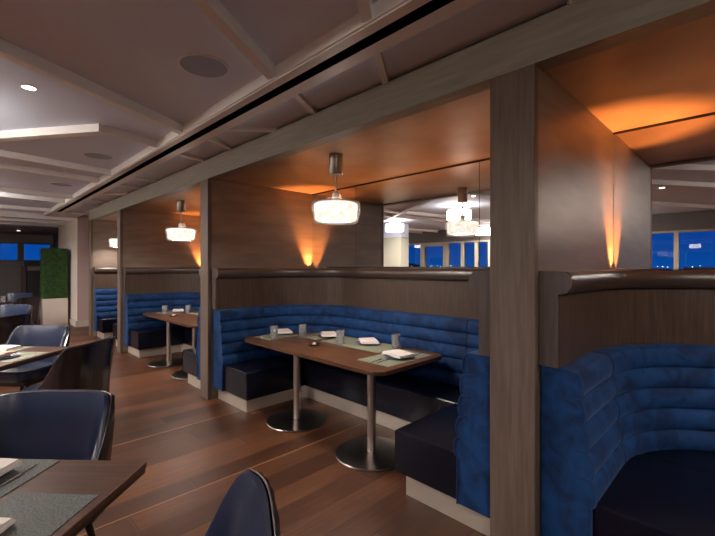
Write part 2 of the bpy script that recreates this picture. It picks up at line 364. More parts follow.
# window wall on the left (seen in the mirrors) and the end wall
HEADZ = 2.52; SILL = 0.55
struct(link('wall_left', BM((X_WIN-0.25, X_WIN, Y_BACK, Y_END, 0, SILL), (X_WIN-0.25, X_WIN, Y_BACK, Y_END, HEADZ, 3.02)), DARKW))
mull = [-5.9, -4.4, -2.9, -1.3, 0.25, 1.5, 3.2, 4.9, 6.55, 7.05, 7.6, 8.25, 9.4, 10.9, 12.5, 14.2, 15.9, 17.6, 19.4]
for i, (a, b) in enumerate(zip(mull, mull[1:])):
    fr = bmesh.new(); fm = 0.05
    bx(fr, X_WIN-0.10, X_WIN+0.06, a, a+fm, SILL, HEADZ); bx(fr, X_WIN-0.10, X_WIN+0.06, b-fm, b, SILL, HEADZ)
    bx(fr, X_WIN-0.10, X_WIN+0.06, a+fm, b-fm, HEADZ-0.05, HEADZ); bx(fr, X_WIN-0.10, X_WIN+0.06, a+fm, b-fm, SILL, SILL+0.06)
    if i == 11: bx(fr, X_WIN-0.10, X_WIN+0.08, a, a+0.14, SILL, HEADZ); bx(fr, X_WIN-0.10, X_WIN+0.08, b-0.14, b, SILL, HEADZ); bx(fr, X_WIN-0.10, X_WIN+0.08, a+0.1, b-0.1, HEADZ-0.14, HEADZ)
    w_ = struct(link('window_%d' % (i+1), fr, FRAME))
    p_ = link('window_pane', BM((X_WIN-0.03, X_WIN-0.02, a+fm, b-fm, SILL+0.06, HEADZ-0.05)), PANE, w_)
# beige wall column in the room (seen in the mirror)
struct(link('wall_column', BM((-2.9, -2.5, 8.05, 9.4, 0, 2.55)), BEIGE))
struct(link('wall_column_head', BM((-2.9, -2.5, 8.05, 9.4, 2.55, ZC)), CEIL))
# end wall with windows
struct(link('wall_end', BM((X_WIN-0.2, 2.6, Y_END, Y_END+0.25, 0, 1.80), (X_WIN-0.2, 2.6, Y_END, Y_END+0.25, 2.50, 2.95)), GREYP))
em_ = [-5.5, -3.9, -2.2, -0.6, 1.62, 2.6]
for i, (a, b) in enumerate(zip(em_, em_[1:])):
    fr = BM((a, a+0.09, Y_END-0.05, Y_END+0.12, 1.80, 2.50), (b-0.09, b, Y_END-0.05, Y_END+0.12, 1.80, 2.50), (a+0.09, b-0.09, Y_END-0.05, Y_END+0.12, 2.45, 2.50), (a+0.09, b-0.09, Y_END-0.05, Y_END+0.12, 1.80, 1.84))
    w_ = struct(link('window_%d' % (20+i), fr, FRAMED)); link('window_pane', BM((a+0.09, b-0.09, Y_END+0.03, Y_END+0.04, 1.84, 2.45)), PANE, w_)

# outside: dark shore with tiny lights
bm = bmesh.new()
def ridge(x0, y0, x1, y1, n=60, base=-30):
    vs = []
    for k in range(n+1):
        t = k/n; hgt = 1.5 + 3.2*math.sin(t*9.1)+2.2*math.sin(t*23+1)+1.0*math.sin(t*57)
        vs.append((x0+(x1-x0)*t, y0+(y1-y0)*t, max(hgt, -1)))
    for a, b in zip(vs, vs[1:]):
        d = Vector((a[0], a[1], 0)).normalized()*60
        q = [bm.verts.new(p) for p in ((a[0], a[1], base), (b[0], b[1], base), (b[0], b[1], b[2]), (a[0], a[1], a[2]), (a[0]+d.x, a[1]+d.y, base), (b[0]+d.x, b[1]+d.y, base))]
        bm.faces.new((q[0], q[1], q[2], q[3])); bm.faces.new((q[3], q[2], q[5], q[4]))
ridge(-420, -300, -420, 500); ridge(-420, 500, 300, 600)
h_ = struct(link('distant_shore', bm, HILL))
struct(link('water', BM((-2000, -20, -1500, 1500, -31, -30)), mat('dark_water', (0.004, 0.012, 0.04), 0.3)))
bm = bmesh.new()
for k in range(240):
    y = random.uniform(-290, 490); z = random.choice([0.5, 1.0, 1.5, -2]) + random.uniform(-1.5, 0.8); s = random.uniform(0.25, 0.5)
    bx(bm, -417.5, -417, y, y+s*1.6, z, z+s)
tag(link('city_lights', bm, CITYL), 'tiny white lights strung along the dark far shore', 'lights')['kind'] = 'stuff'

# ================================================================== CEILING FITTINGS
def drum(x, y, label, fac=1.0, r=0.26, h=0.22, zt=2.86):
    t = tag(empty('drum_light', (x, y, zt-h)), label, 'ceiling light', 'white drum lights in the main dining room')
    bm = bmesh.new(); lathe(bm, [(0, 0.03), (r*0.90, 0.03), (r*0.93, 0), (r, 0.02), (r, h-0.02), (r*0.95, h), (0, h)], 32); link('shade', bm, GLOWD, t, 40)
    disc_lamp('drum_bulb', t, 0.025, r*1.5, K_DRUM_W*fac); disc_lamp('drum_upper_bulb', t, h+0.004, r*1.6, K_DRUM_W*0.16*fac, up=True)
    bm = bmesh.new(); lathe(bm, [(0.0, h), (0.05, h), (0.05, ZC-zt+h), (0, ZC-zt+h)], 32); link('canopy', bm, PMET, t, 40)
    return t
for x, y, lb in [(-0.45, 4.73, 'white drum light reflected large behind the nearest mirrored pendant'), (-1.66, 7.6, 'white drum light in the mirror above the beige column'),
                 (-4.75, 6.4, 'white drum light in the mirror nearest the reflected windows'), (-4.3, 5.2, 'small white drum light in the mirror beside the dark window pier'),
                 (-0.3, -1.2, 'unseen drum light added as fill behind the camera'), (-3.6, 2.6, 'unseen drum light added as fill over the middle of the main dining room'),  # unseen drums here and on the next line, added as room fill
                 (-3.6, -2.0, 'unseen drum light added as fill near the back window corner'), (-0.1, 9.6, 'unseen drum light added as fill over the far dining tables'), (-3.2, 11.0, 'unseen drum light added as fill beside the far left windows'), (-0.6, 13.2, 'unseen drum light added to brighten the pier and planter, left of the hedge'),  # last drum added to lift the pier and planter
                 ]:
    drum(x, y, lb, 0.55 if y < 0 or y > 12 else 1.0)
def speaker(x, y, lb, r=0.165):
    t = tag(empty('ceiling_speaker', (x, y, ZC)), lb, 'speaker', 'round speakers in the ceiling')
    bm = bmesh.new(); lathe(bm, [(0, -0.004), (r-0.012, -0.004), (r-0.012, 0.0), (0, 0.0)], 40); link('grille', bm, SPEAK, t, 40)
    bm = bmesh.new(); lathe(bm, [(r-0.012, -0.0), (r-0.012, -0.008), (r, -0.006), (r, 0.0)], 40); link('rim', bm, RIB, t, 40)
speaker(1.178, 2.665, 'large round grey ceiling speaker nearest the camera')
speaker(1.21, 5.75, 'second round ceiling speaker, beyond the downlight')
speaker(1.20, 8.2, 'third round ceiling speaker between two long ribs')
speaker(1.20, 10.6, 'farthest round ceiling speaker, before the slot ends')
def downlight(x, y, lb, z=ZC, r=0.05, spot=True, power=1.0, size=70):
    t = tag(empty('downlight', (x, y, z)), lb, 'downlight', 'recessed downlights')
    bm = bmesh.new(); lathe(bm, [(0, -0.003), (r-0.008, -0.003), (r-0.008, 0.0), (0, 0.0)], 24); link('lens', bm, WARM, t, 40)
    bm = bmesh.new(); lathe(bm, [(r-0.008, 0.0), (r-0.008, -0.006), (r+0.006, -0.004), (r+0.006, 0.0)], 24); link('rim', bm, RIB, t, 40)
    if spot:
        l = bpy.data.lights.new('downlight_beam', 'SPOT'); l.energy = K_SPOT*power; l.color = (1.0, 0.85, 0.72); l.spot_size = math.radians(size); l.spot_blend = 0.7; l.shadow_soft_size = 0.03
        lo = bpy.data.objects.new('downlight_beam', l); COL.objects.link(lo); lo.parent = t; lo.location = (0, 0, -0.005)
downlight(0.372, 3.92, 'small bright recessed downlight on the left of the ceiling')
downlight(1.42, 17.9, 'tiny lit downlight in the low far ceiling', z=2.845, r=0.06)
downlight(-1.2, 1.2, 'unseen recessed downlight added for its pool of light behind the camera')  # out of view, added to throw a pool of light
downlight(-2.6, 2.5, 'recessed downlight reflected in the mirror at the right edge')
downlight(-3.0, 8.9, 'unseen recessed downlight added for its pool of light near the beige column')  # unseen lamp, added for extra light on the room
downlight(-1.5, 5.6, 'unseen recessed downlight added for its pool of light over the left tables')  # another added lamp that is never in view

# ================================================================== BOOTHS
D = X_BACK - 2.12      # depth of a booth
def upath(hw, inset, x0=0.06, back=None, r=0.85, n=10):
    """U path round a booth in local coords (x into the booth, y along the row); inward normals"""
    y = hw-inset; xb = D-(inset if back is None else back); P = []
    P.append((x0, y, 0, -1)); P.append((xb-r, y, 0, -1))
    for k in range(1, n): a = PI/2*(1-k/n); P.append((xb-r+r*math.cos(a), y-r+r*math.sin(a), -math.cos(a), -math.sin(a)))
    P.append((xb, y-r, -1, 0)); P.append((xb, -y+r, -1, 0))
    for k in range(1, n): a = -PI/2*k/n; P.append((xb-r+r*math.cos(a), -y+r+r*math.sin(a), -math.cos(a), -math.sin(a)))
    P.append((xb-r, -y, 0, 1)); P.append((x0, -y, 0, 1))
    return P
def booth(idx, a, b, which, shelfname):
    hw = (b-a)/2; yc = (a+b)/2; loc = (2.12, yc, 0); R = 0.85 if hw > 1.3 else 0.60
    # ---- woodwork: dado fascia, rounded rail, ledge, end caps
    t = tag(empty('booth_surround', loc), 'dark wooden dado and rounded rail round %s' % which, 'booth woodwork', 'wooden surrounds of the booths')
    P = upath(hw, 0.10, 0.075, r=R)
    bm = bmesh.new(); sweep(bm, P, [(0, 1.094), (0, 1.48), (-0.02, 1.48), (-0.02, 1.094)]); link('fascia', bm, FASCIA, t, 30)
    nose = [(-0.03, 1.592), (0.03, 1.592)] + [(0.03+0.035*math.sin(q), 1.532+0.060*math.cos(q)) for q in [PI*k/10 for k in range(1, 10)]] + [(0.03, 1.472), (-0.03, 1.472)]
    bm = bmesh.new(); sweep(bm, P, nose); link('rail', bm, RAIL, t, 35)
    bm = bmesh.new(); ring = []
    for x, y, nx, ny in P:
        sx = -nx; sy = -ny
        if abs(sx) < 1e-6: q = (x, math.copysign(hw-0.003, y))
        elif abs(sy) < 1e-6: q = (D-0.012, y)
        else:
            # corner: project outward to the square corner outline
            tx = (D-0.012-x)/sx; ty = (math.copysign(hw-0.003, y)-y)/sy; tc = ((D-0.012)+(hw-0.003)-0.25-x-abs(y))/(sx+abs(sy)); k = min(tx, ty, tc); q = (x+sx*k, y+sy*k)
        ring.append(((x, y), q))
    z0, z1 = 1.575, 1.590; vs = []
    for (p, q) in ring: vs.append([bm.verts.new((p[0], p[1], z0)), bm.verts.new((q[0], q[1], z0)), bm.verts.new((q[0], q[1], z1)), bm.verts.new((p[0], p[1], z1))])
    for u, v in zip(vs, vs[1:]):
        for k in range(4): bm.faces.new((u[k], u[(k+1) % 4], v[(k+1) % 4], v[k]))
    link('ledge', bm, RAIL, t)
    for s in (1, -1):
        yo = hw-0.004; yi = hw-0.10; cy = yi-0.002; rr = 0.060
        pts = [(yo, 1.096), (yi, 1.096), (yi, 1.475)] + [(cy-0.005-rr*math.sin(q), 1.533-rr*math.cos(q)) for q in [PI*k/10 for k in range(0, 11)]] + [(yo, 1.594)]
        bm = bmesh.new(); f0 = [bm.verts.new((0.052, s*p, z)) for p, z in pts]; f1 = [bm.verts.new((0.082, s*p, z)) for p, z in pts]
        bm.faces.new(f0); bm.faces.new(f1[::-1])
        for k in range(len(pts)): bm.faces.new((f0[k], f0[(k+1) % len(pts)], f1[(k+1) % len(pts)], f1[k]))
        link('end_cap', bm, ENDW, t)
    # ---- banquette
    t = tag(empty('banquette', loc), 'blue velvet banquette with navy seat in %s' % which, 'banquette', 'blue velvet banquettes in the booths')
    Pb = upath(hw, 0.10, 0.06, r=R)
    nch = 5; zb, ztop = 0.44, 1.092; lean = lambda z: 0.150-0.075*(z-zb)/(ztop-zb)
    prof = [(-0.088, 0.15), (0.150, 0.15), (0.150, zb)]
    for c in range(nch):
        za = zb+(ztop-zb)*c/nch; zc = zb+(ztop-zb)*(c+1)/nch
        for q in (0.035, 0.09, 0.2, 0.35, 0.5, 0.65, 0.8, 0.91, 0.965):
            z = za+(zc-za)*q; prof.append((lean(z)+0.030*math.sin(PI*q)**0.45, z))
        if c < nch-1: prof.append((lean(zc)-0.042, zc))
    prof += [(lean(ztop)-0.01, ztop), (-0.088, ztop)]
    nP = len(Pb); arc = (nP-4)//2
    # split the path into arm, corner, back, corner, arm
    ia, ib = 1, 1+arc+0
    n_ = 10
    segs = [Pb[0:2], Pb[1:n_+2], Pb[n_+1:n_+3], Pb[n_+2:2*n_+3], Pb[2*n_+2:]]
    names = ['arm_backrest', 'corner_backrest', 'centre_backrest', 'corner_backrest', 'arm_backrest']
    backs = []
    for sg, nm in zip(segs, names):
        bm = bmesh.new(); sg = list(sg)
        def shrink(p, q, g=0.007):
            d = Vector((q[0]-p[0], q[1]-p[1])); d.normalize(); return (p[0]+d.x*g, p[1]+d.y*g, p[2], p[3])
        sg2 = [shrink(sg[0], sg[1])] + sg[1:-1] + [shrink(sg[-1], sg[-2])]
        sweep(bm, sg2, prof); backs.append(link(nm, bm, VELVET, t, 50))
    for kk, bk in ((0, 0), (1, 1), (n_+1, 1), (n_+2, 2), (2*n_+2, 3), (nP-1, 4)):
        x, y, nx, ny = Pb[kk]; bm = bmesh.new()
        tube(bm, [(x+nx*(o_+0.001), y+ny*(o_+0.001), z) for o_, z in prof[1:-1]], 0.0045, 6); link('piping', bm, PIPING, backs[bk], 60)
    # seat cushions
    Ps = upath(hw, 0.13, 0.085, r=R); sw = 0.64; XB = 0.875
    if hw < 1.3: sw = 0.55
    def clip(s): return [(x, y) for x, y, nx, ny in Ps if y*s > 0]
    for s in (1, -1):
        pts = [(x, y) for x, y, nx, ny in Ps if y*s > 0 and x < XB-0.02]
        if s < 0: pts = pts[::-1]
        last = [(x, y) for x, y, nx, ny in Ps if y*s > 0 and x >= XB-0.02]
        nb = min(last, key=lambda p: p[0]); lp = pts[-1]; f = (XB-lp[0])/max(nb[0]-lp[0], 1e-6); ycut = lp[1]+(nb[1]-lp[1])*f if nb[0] > XB else nb[1]
        poly = pts + [(XB-0.004, ycut), (XB-0.004, s*(hw-0.13-sw)), (0.085, s*(hw-0.13-sw))]
        bm = bmesh.new(); prism(bm, poly, 0.15, 0.455, 0.022, 3); cu_ = link('arm_seat_cushion', bm, LEATHER, t, 35)
        bm = bmesh.new(); tube(bm, [(0.10, s*(hw-0.15-sw+0.04), 0.4545), (XB-0.05, s*(hw-0.15-sw+0.04), 0.4545)], 0.0015, 6)
        link('seat_stitching', bm, LEATHER, cu_, 60)
    pts = [(XB+0.004, None)] + [(x, y) for x, y, nx, ny in Ps if x > XB+0.01]
    ye = max(y for x, y in pts[1:]); bm = bmesh.new(); ym = ye+0.02
    prism(bm, [(XB+0.004, min(ym, hw-0.14))] + pts[1:] + [(XB+0.004, -min(ym, hw-0.14))], 0.15, 0.450, 0.022, 3); link('back_seat_cushion', bm, LEATHER, t, 35)
    # metal kick plinth
    ky = hw-0.13-sw+0.07; kx = XB+0.045; r = 0.10
    inner = [(0.125, ky), (kx-r, ky)] + [(kx-r+r*math.sin(q), ky-r+r*math.cos(q)) for q in [PI/2*k/6 for k in range(1, 7)]]
    inner += [(x, -y) for x, y in inner[::-1]]
    bm = bmesh.new(); prism(bm, inner + [(0.125, -(hw-0.02)), (D-0.05, -(hw-0.02)), (D-0.05, hw-0.02), (0.125, hw-0.02)], 0.0, 0.148); link('kick_plinth', bm, KICK, t, 35)
    # ---- mirrors on the back wall
    W = 2*hw; e1 = 0.92*W/3.6; ys = [-hw, -hw+e1, hw-e1, hw]
    for k, nm in enumerate(('near', 'middle', 'far')):
        o = link('mirror_panel', BM((0, 0.022, ys[k]+0.003, ys[k+1]-0.003, 1.594, 2.672)), MIRROR); o.location = (X_BACK, yc, 0)
        tag(o, '%s mirror panel on the back wall above %s' % (nm, which), 'mirror', 'mirror panels behind the booths')
    struct(link('trim_%d' % (20+idx), BM((X_BACK-0.006, X_BACK+0.01, a, b, 2.672, 2.69)), SEAM))
    t = tag(empty('ledge_light_strip', (X_BACK-0.075, yc, 1.590)), 'slim orange light strip on the back ledge of %s' % which, 'light strip', 'orange light strips behind the booths')
    link('channel', BM((-0.018, 0.018, -(hw-0.45), hw-0.45, 0.0005, 0.003), (-0.020, -0.016, -(hw-0.45), hw-0.45, 0.0005, 0.022), (0.016, 0.020, -(hw-0.45), hw-0.45, 0.0005, 0.022)), CABB, t)
    l = bpy.data.lights.new('strip_light', 'AREA'); l.shape = 'RECTANGLE'; l.size = 0.02; l.size_y = 2*hw-0.95; l.energy = K_STRIP*hw/1.8; l.color = (1.0, 0.42, 0.15)
    lo = bpy.data.objects.new('strip_light', l); COL.objects.link(lo); lo.parent = t; lo.location = (0, 0, 0.004); lo.rotation_euler = (PI, 0, 0)
    # ---- orange uplights in the two back corners
    for s, nm in ((1, 'far'), (-1, 'near')):
        t = tag(empty('corner_uplight', (X_BACK-0.072, yc+s*(hw-0.072), 1.475)), 'orange uplight in the %s corner of %s' % (nm, which), 'uplight', 'orange uplights in the booth corners')
        bm = bmesh.new(); lathe(bm, [(0, -0.04), (0.024, -0.04), (0.024, 0.006), (0.020, 0.006), (0.020, 0.003), (0, 0.003)], 16); link('housing', bm, PMET, t, 40)
        link('bracket', BM((-0.012, 0.095, -0.015, 0.015, -0.052, -0.040)), PMET, t)
        bm = bmesh.new(); lathe(bm, [(0, 0.0032), (0.019, 0.0032), (0.019, 0.004), (0, 0.004)], 16); link('lens', bm, OLENS, t, 40)
        for kw, ang, bl in ((K_UP, 60, 0.8),):
            l = bpy.data.lights.new('uplight_beam', 'SPOT'); l.energy = kw; l.color = (1.0, 0.35, 0.09); l.spot_size = math.radians(ang); l.spot_blend = bl; l.shadow_soft_size = 0.012
            lo = bpy.data.objects.new('uplight_beam', l); COL.objects.link(lo); lo.parent = t; lo.location = (0, 0, 0.008); lo.rotation_euler = (PI, 0, 0)
WH = ['the nearest booth at the right edge', 'the middle booth with the long table', 'the third booth', 'the farthest booth']
for i, (a, b) in enumerate(BOOTHS): booth(i, a, b, WH[i], '')

# ---- pendants
def pendant(x, y, lb):
    t = tag(empty('pendant_lamp', (x, y, 2.04)), lb, 'pendant lamp', 'glass drum pendants over the booth tables')
    R_ = 0.225; H_ = 0.20
    # scalloped glass shell of upright rounded tubes
    bm = bmesh.new(); n = 96; rings = []
    for r_, z in [(0.70, 0.0), (0.86, -0.008), (0.93, 0.01), (0.97, 0.05), (1.0, 0.10), (1.02, 0.15), (0.99, 0.19), (0.90, 0.205), (0.70, 0.205)]:
        rings.append([bm.verts.new((R_*r_*(1+0.022*math.cos(24*2*PI*k/n))*math.cos(2*PI*k/n), R_*r_*(1+0.022*math.cos(24*2*PI*k/n))*math.sin(2*PI*k/n), z)) for k in range(n)])
    for u, v in zip(rings, rings[1:]):
        for k in range(n): bm.faces.new((u[k], u[(k+1) % n], v[(k+1) % n], v[k]))
    link('glass_shade', bm, SHELL, t, 60)
    bm = bmesh.new(); lathe(bm, [(0, 0.035), (R_*0.80, 0.035), (R_*0.82, 0.012), (R_*0.90, 0.03), (R_*0.93, 0.165), (R_*0.86, 0.18), (0, 0.18)], 48); link('diffuser', bm, GLOWP, t, 40)
    disc_lamp('pendant_bulb', t, 0.030, 0.30, K_PEND_W)
    disc_lamp('pendant_upper_bulb', t, 0.200, 0.16, K_PEND_W*0.08, up=True)
    bm = bmesh.new(); lathe(bm, [(0, 0.18), (0.165, 0.185), (0.17, 0.192), (0.0, 0.196)], 32); link('top_plate', bm, PMET, t, 40)
    bm = bmesh.new(); lathe(bm, [(0.0, 0.19), (0.036, 0.19), (0.036, 0.275), (0.0, 0.275)], 20); link('socket_cup', bm, PMET, t, 40)
    bm = bmesh.new(); tube(bm, [(0.062, 0.0, 0.19), (0.062, 0, 0.265), (0.0, 0, 0.272)], 0.004, 6); link('bracket', bm, PMET, t, 60)
    bm = bmesh.new(); tube(bm, [(0, 0, 0.27), (0, 0, 0.47)], 0.0075, 10); link('stem', bm, PMET, t, 60)
    bm = bmesh.new(); lathe(bm, [(0.0, 0.455), (0.060, 0.455), (0.066, 0.465), (0.066, 0.648), (0, 0.648)], 28); link('canopy', bm, PMET, t, 40)
    return t
pendant(2.56, 2.87, 'glass drum pendant over the middle booth table')
pendant(2.56, 6.66, 'glass drum pendant over the third booth table')
pendant(2.56, 10.15, 'glass drum pendant in the farthest booth, half hidden by a post')
pendant(2.56, -0.97, 'glass drum pendant in the nearest booth, outside the frame, added for its light')  # unseen pendant, put in for the light it gives the booth

# ---- booth tables
def booth_table(x0, x1, y0, y1, poles, lb):
    t = tag(empty('booth_table', ((x0+x1)/2, (y0+y1)/2, 0)), lb, 'table', 'walnut tables on steel pedestals in the booths'); ox, oy = (x0+x1)/2, (y0+y1)/2
    bm = bmesh.new(); prism(bm, rrect(x0-ox, x1-ox, y0-oy, y1-oy, 0.13, 8), 0.715, 0.75, 0.006, 2); link('table_top', bm, TOPW, t, 30)
    for px, py in poles:
        bm = bmesh.new(); lathe(bm, [(0.0, 0.022), (0.038, 0.022), (0.038, 0.716), (0, 0.716)], 28, (px-ox, py-oy, 0)); link('pole', bm, STEEL, t, 40)
        bm = bmesh.new(); lathe(bm, [(0, 0), (0.315, 0), (0.318, 0.006), (0.312, 0.013), (0.10, 0.020), (0, 0.024)], 64, (px-ox, py-oy, 0)); link('base_disc', bm, BASEM, t, 30)
    return t
booth_table(2.40, 3.40, 2.17, 4.42, [(2.53, 2.372), (2.515, 3.433)], 'long walnut table on two round steel pedestals in the middle booth')
booth_table(2.39, 3.40, 5.80, 8.14, [(2.50, 5.98), (2.48, 6.97)], 'walnut table on steel pedestals in the third booth')
booth_table(2.42, 3.30, 8.95, 10.05, [(2.75, 9.5)], 'small walnut table in the farthest booth')

# ---- table ware
def placemat(x, y, lx, ly, rz, lb, group, m=MATG, z=0.75):
    o = empty('x'); bpy.data.objects.remove(o)
    bm = bmesh.new(); bx(bm, -lx/2, lx/2, -ly/2, ly/2, 0, 0.003, 0.001, 1); o = link('placemat', bm, m); o.location = (x, y, z); o.rotation_euler = (0, 0, rz)
    return tag(o, lb, 'placemat', group)
def plate(x, y, lb, group, r=0.135, z=0.753):
    bm = bmesh.new(); lathe(bm, [(0, 0.0), (r*0.55, 0.0), (r*0.6, 0.003), (r*0.95, 0.014), (r, 0.018), (r*0.98, 0.019), (r*0.6, 0.008), (0, 0.007)], 32)
    o = link('plate', bm, PLATE); o.location = (x, y, z); return tag(o, lb, 'plate', group)
def napkin(x, y, rz, lb, group, lx=0.27, ly=0.19, z=0.774, m=NAPK):
    bm = bmesh.new(); nx_, ny_ = 10, 6
    def sheet(z0, th, k):
        top = [[None]*(ny_+1) for _ in range(nx_+1)]; bot = [[None]*(ny_+1) for _ in range(nx_+1)]
        for i in range(nx_+1):
            for j in range(ny_+1):
                u = i/nx_-0.5; v = j/ny_-0.5; zz = z0 + 0.010*math.cos(u*PI)*0.5 + 0.004*math.sin(u*9+k)*(v+0.3)
                top[i][j] = bm.verts.new((u*lx*(1-0.03*k), v*ly*(1-0.04*k), zz+th)); bot[i][j] = bm.verts.new((u*lx*(1-0.03*k), v*ly*(1-0.04*k), zz))
        for i in range(nx_):
            for j in range(ny_):
                bm.faces.new((top[i][j], top[i+1][j], top[i+1][j+1], top[i][j+1])); bm.faces.new((bot[i][j], bot[i][j+1], bot[i+1][j+1], bot[i+1][j]))
        for i in range(nx_):
            for j in (0, ny_): bm.faces.new((top[i][j], top[i+1][j], bot[i+1][j], bot[i][j]))
        for j in range(ny_):
            for i in (0, nx_): bm.faces.new((top[i][j], top[i][j+1], bot[i][j+1], bot[i][j]))
    sheet(0.0, 0.009, 0); sheet(0.0095, 0.008, 1); sheet(0.018, 0.007, 2)
    o = link('napkin', bm, m, None, 50); o.location = (x, y, z); o.rotation_euler = (0, 0, rz); return tag(o, lb, 'napkin', group)
def tumbler(x, y, lb, group, z=0.754, h=0.145):
    bm = bmesh.new(); lathe(bm, [(0, 0), (0.038, 0), (0.040, 0.004), (0.048, h), (0.045, h), (0.0375, 0.024), (0, 0.022)], 28)
    for v in bm.verts:
        rr = math.hypot(v.co.x, v.co.y); a = math.atan2(v.co.y, v.co.x); k_ = int(round(a/(2*PI)*28)) % 2
        if rr > 0.039 and k_ and v.co.z < h*0.99: v.co.x *= 1.05; v.co.y *= 1.05
    o = link('tumbler', bm, GLASS, None, 12); o.location = (x, y, z); return tag(o, lb, 'glass', group)
def fork(x, y, rz, lb, group, z=0.7545, kind='fork', L_=0.19):
    t = tag(empty(kind, (x, y, z), rz), lb, 'cutlery', group)
    bm = bmesh.new(); bx(bm, -L_/2, L_/2*0.25, -0.0045, 0.0045, 0, 0.003, 0.001, 1); link('handle', bm, CUTL, t)
    bm = bmesh.new()
    if kind == 'fork':
        bx(bm, L_*0.125, L_*0.30, -0.010, 0.010, 0.0, 0.003, 0.001, 1)
        for k in (-0.0085, -0.003, 0.003, 0.0085): bx(bm, L_*0.30, L_*0.5, k-0.0015, k+0.0015, 0.0, 0.003)
        link('tines', bm, CUTL, t)
    else:
        prism(bm, [(L_*0.125, -0.006), (L_*0.45, -0.010), (L_*0.5, 0.004), (L_*0.125, 0.006)], 0, 0.002); link('blade', bm, CUTL, t)
    return t
def dish(x, y, lb, z=0.75):
    t = tag(empty('salt_dish', (x, y, z)), lb, 'dish')
    bm = bmesh.new(); lathe(bm, [(0, 0), (0.05, 0), (0.066, 0.018), (0.063, 0.019), (0.045, 0.006), (0, 0.005)], 24); link('bowl', bm, CUTL, t, 50)
    bm = bmesh.new(); lathe(bm, [(0, 0.006), (0.018, 0.006), (0.021, 0.02), (0.012, 0.03), (0, 0.031)], 16); link('candle', bm, NAPK, t, 50)
G = 'middle booth table'
placemat(2.79, 4.23, 0.46, 0.33, 0.05, 'sage woven placemat at the far left end of the middle booth table', 'sage placemats in the middle booth')
placemat(3.17, 3.86, 0.40, 0.36, 0, 'sage woven placemat on the back side of the middle booth table, under the left napkin', 'sage placemats in the middle booth')
placemat(3.165, 3.14, 0.42, 0.90, 0, 'long sage woven placemat on the back side of the middle booth table, nearer the camera', 'sage placemats in the middle booth')
placemat(2.94, 2.44, 0.66, 0.38, 0, 'sage woven placemat at the near right end of the middle booth table', 'sage placemats in the middle booth')
for (x, y), nm, rz in [((2.93, 4.30), 'far left end', 1.2), ((3.21, 3.73), 'back left side', 0.98), ((3.23, 3.08), 'back side nearer the camera', 0.96), ((2.95, 2.42), 'near right end', 1.38)]:
    plate(x, y, 'slate plate at the %s of the middle booth table' % nm, 'slate plates in the middle booth')
    napkin(x, y, rz, 'folded white napkin at the %s of the middle booth table' % nm, 'white napkins in the middle booth')
for (x, y), nm in [((2.68, 4.12), 'leftmost clear tumbler on the middle booth table'), ((3.0, 3.98), 'second clear tumbler from the left on the middle booth table'), ((3.02, 3.31), 'clear tumbler beside the middle napkins of the middle booth table'), ((3.25, 2.70), 'rightmost clear tumbler on the middle booth table')]:
    tumbler(x, y, nm, 'clear tumblers in the middle booth')
fork(2.74, 2.42, 0.1, 'steel fork left of the nearest napkin in the middle booth', 'forks in the middle booth')
fork(2.70, 2.47, 0.1, 'second steel fork, outermost on the near placemat of the middle booth', 'forks in the middle booth')
fork(3.20, 2.36, 0.2, 'steel knife right of the nearest napkin in the middle booth', 'knives in the middle booth', kind='knife')
fork(3.33, 2.99, 0.5, 'steel knife beside the back napkin in the middle booth', 'knives in the middle booth', kind='knife')
dish(2.75, 3.44, 'small silver dish near the front edge of the middle booth table')
dy = 3.62
placemat(2.79, 7.75, 0.46, 0.33, 0.05, 'sage placemat at the far end of the third booth table', 'sage placemats in the third booth')
placemat(3.17, 6.9, 0.40, 1.1, 0, 'sage placemat along the back of the third booth table', 'sage placemats in the third booth')
placemat(2.94, 6.02, 0.66, 0.38, 0, 'sage placemat at the near end of the third booth table', 'sage placemats in the third booth')
for (x, y), nm, rz in [((2.93, 7.76), 'far end', 1.2), ((3.21, 7.22), 'back left side', 0.98), ((3.23, 6.60), 'back right side', 0.96), ((2.95, 5.99), 'near end', 1.38)]:
    plate(x, y, 'slate plate at the %s of the third booth table' % nm, 'slate plates in the third booth')
    napkin(x, y, rz, 'folded white napkin at the %s of the third booth table' % nm, 'white napkins in the third booth')
for (x, y), nm in [((2.66, 7.68), 'leftmost'), ((3.0, 7.48), 'second from the left'), ((3.05, 6.86), 'third from the left'), ((3.25, 6.27), 'rightmost')]:
    tumbler(x, y, '%s clear tumbler on the third booth table' % nm, 'clear tumblers in the third booth')
dish(2.62, 7.15, 'small silver dish on the third booth table')
placemat(2.75, 9.6, 0.4, 0.5, 0, 'sage placemat on the farthest booth table', 'sage placemat in the farthest booth')
plate(2.75, 9.62, 'slate plate on the farthest booth table', 'slate plate in the farthest booth'); napkin(2.75, 9.62, 0.6, 'folded white napkin on the farthest booth table', 'napkin in the farthest booth')
tumbler(2.78, 9.3, 'clear tumbler on the farthest booth table', 'tumbler in the farthest booth')

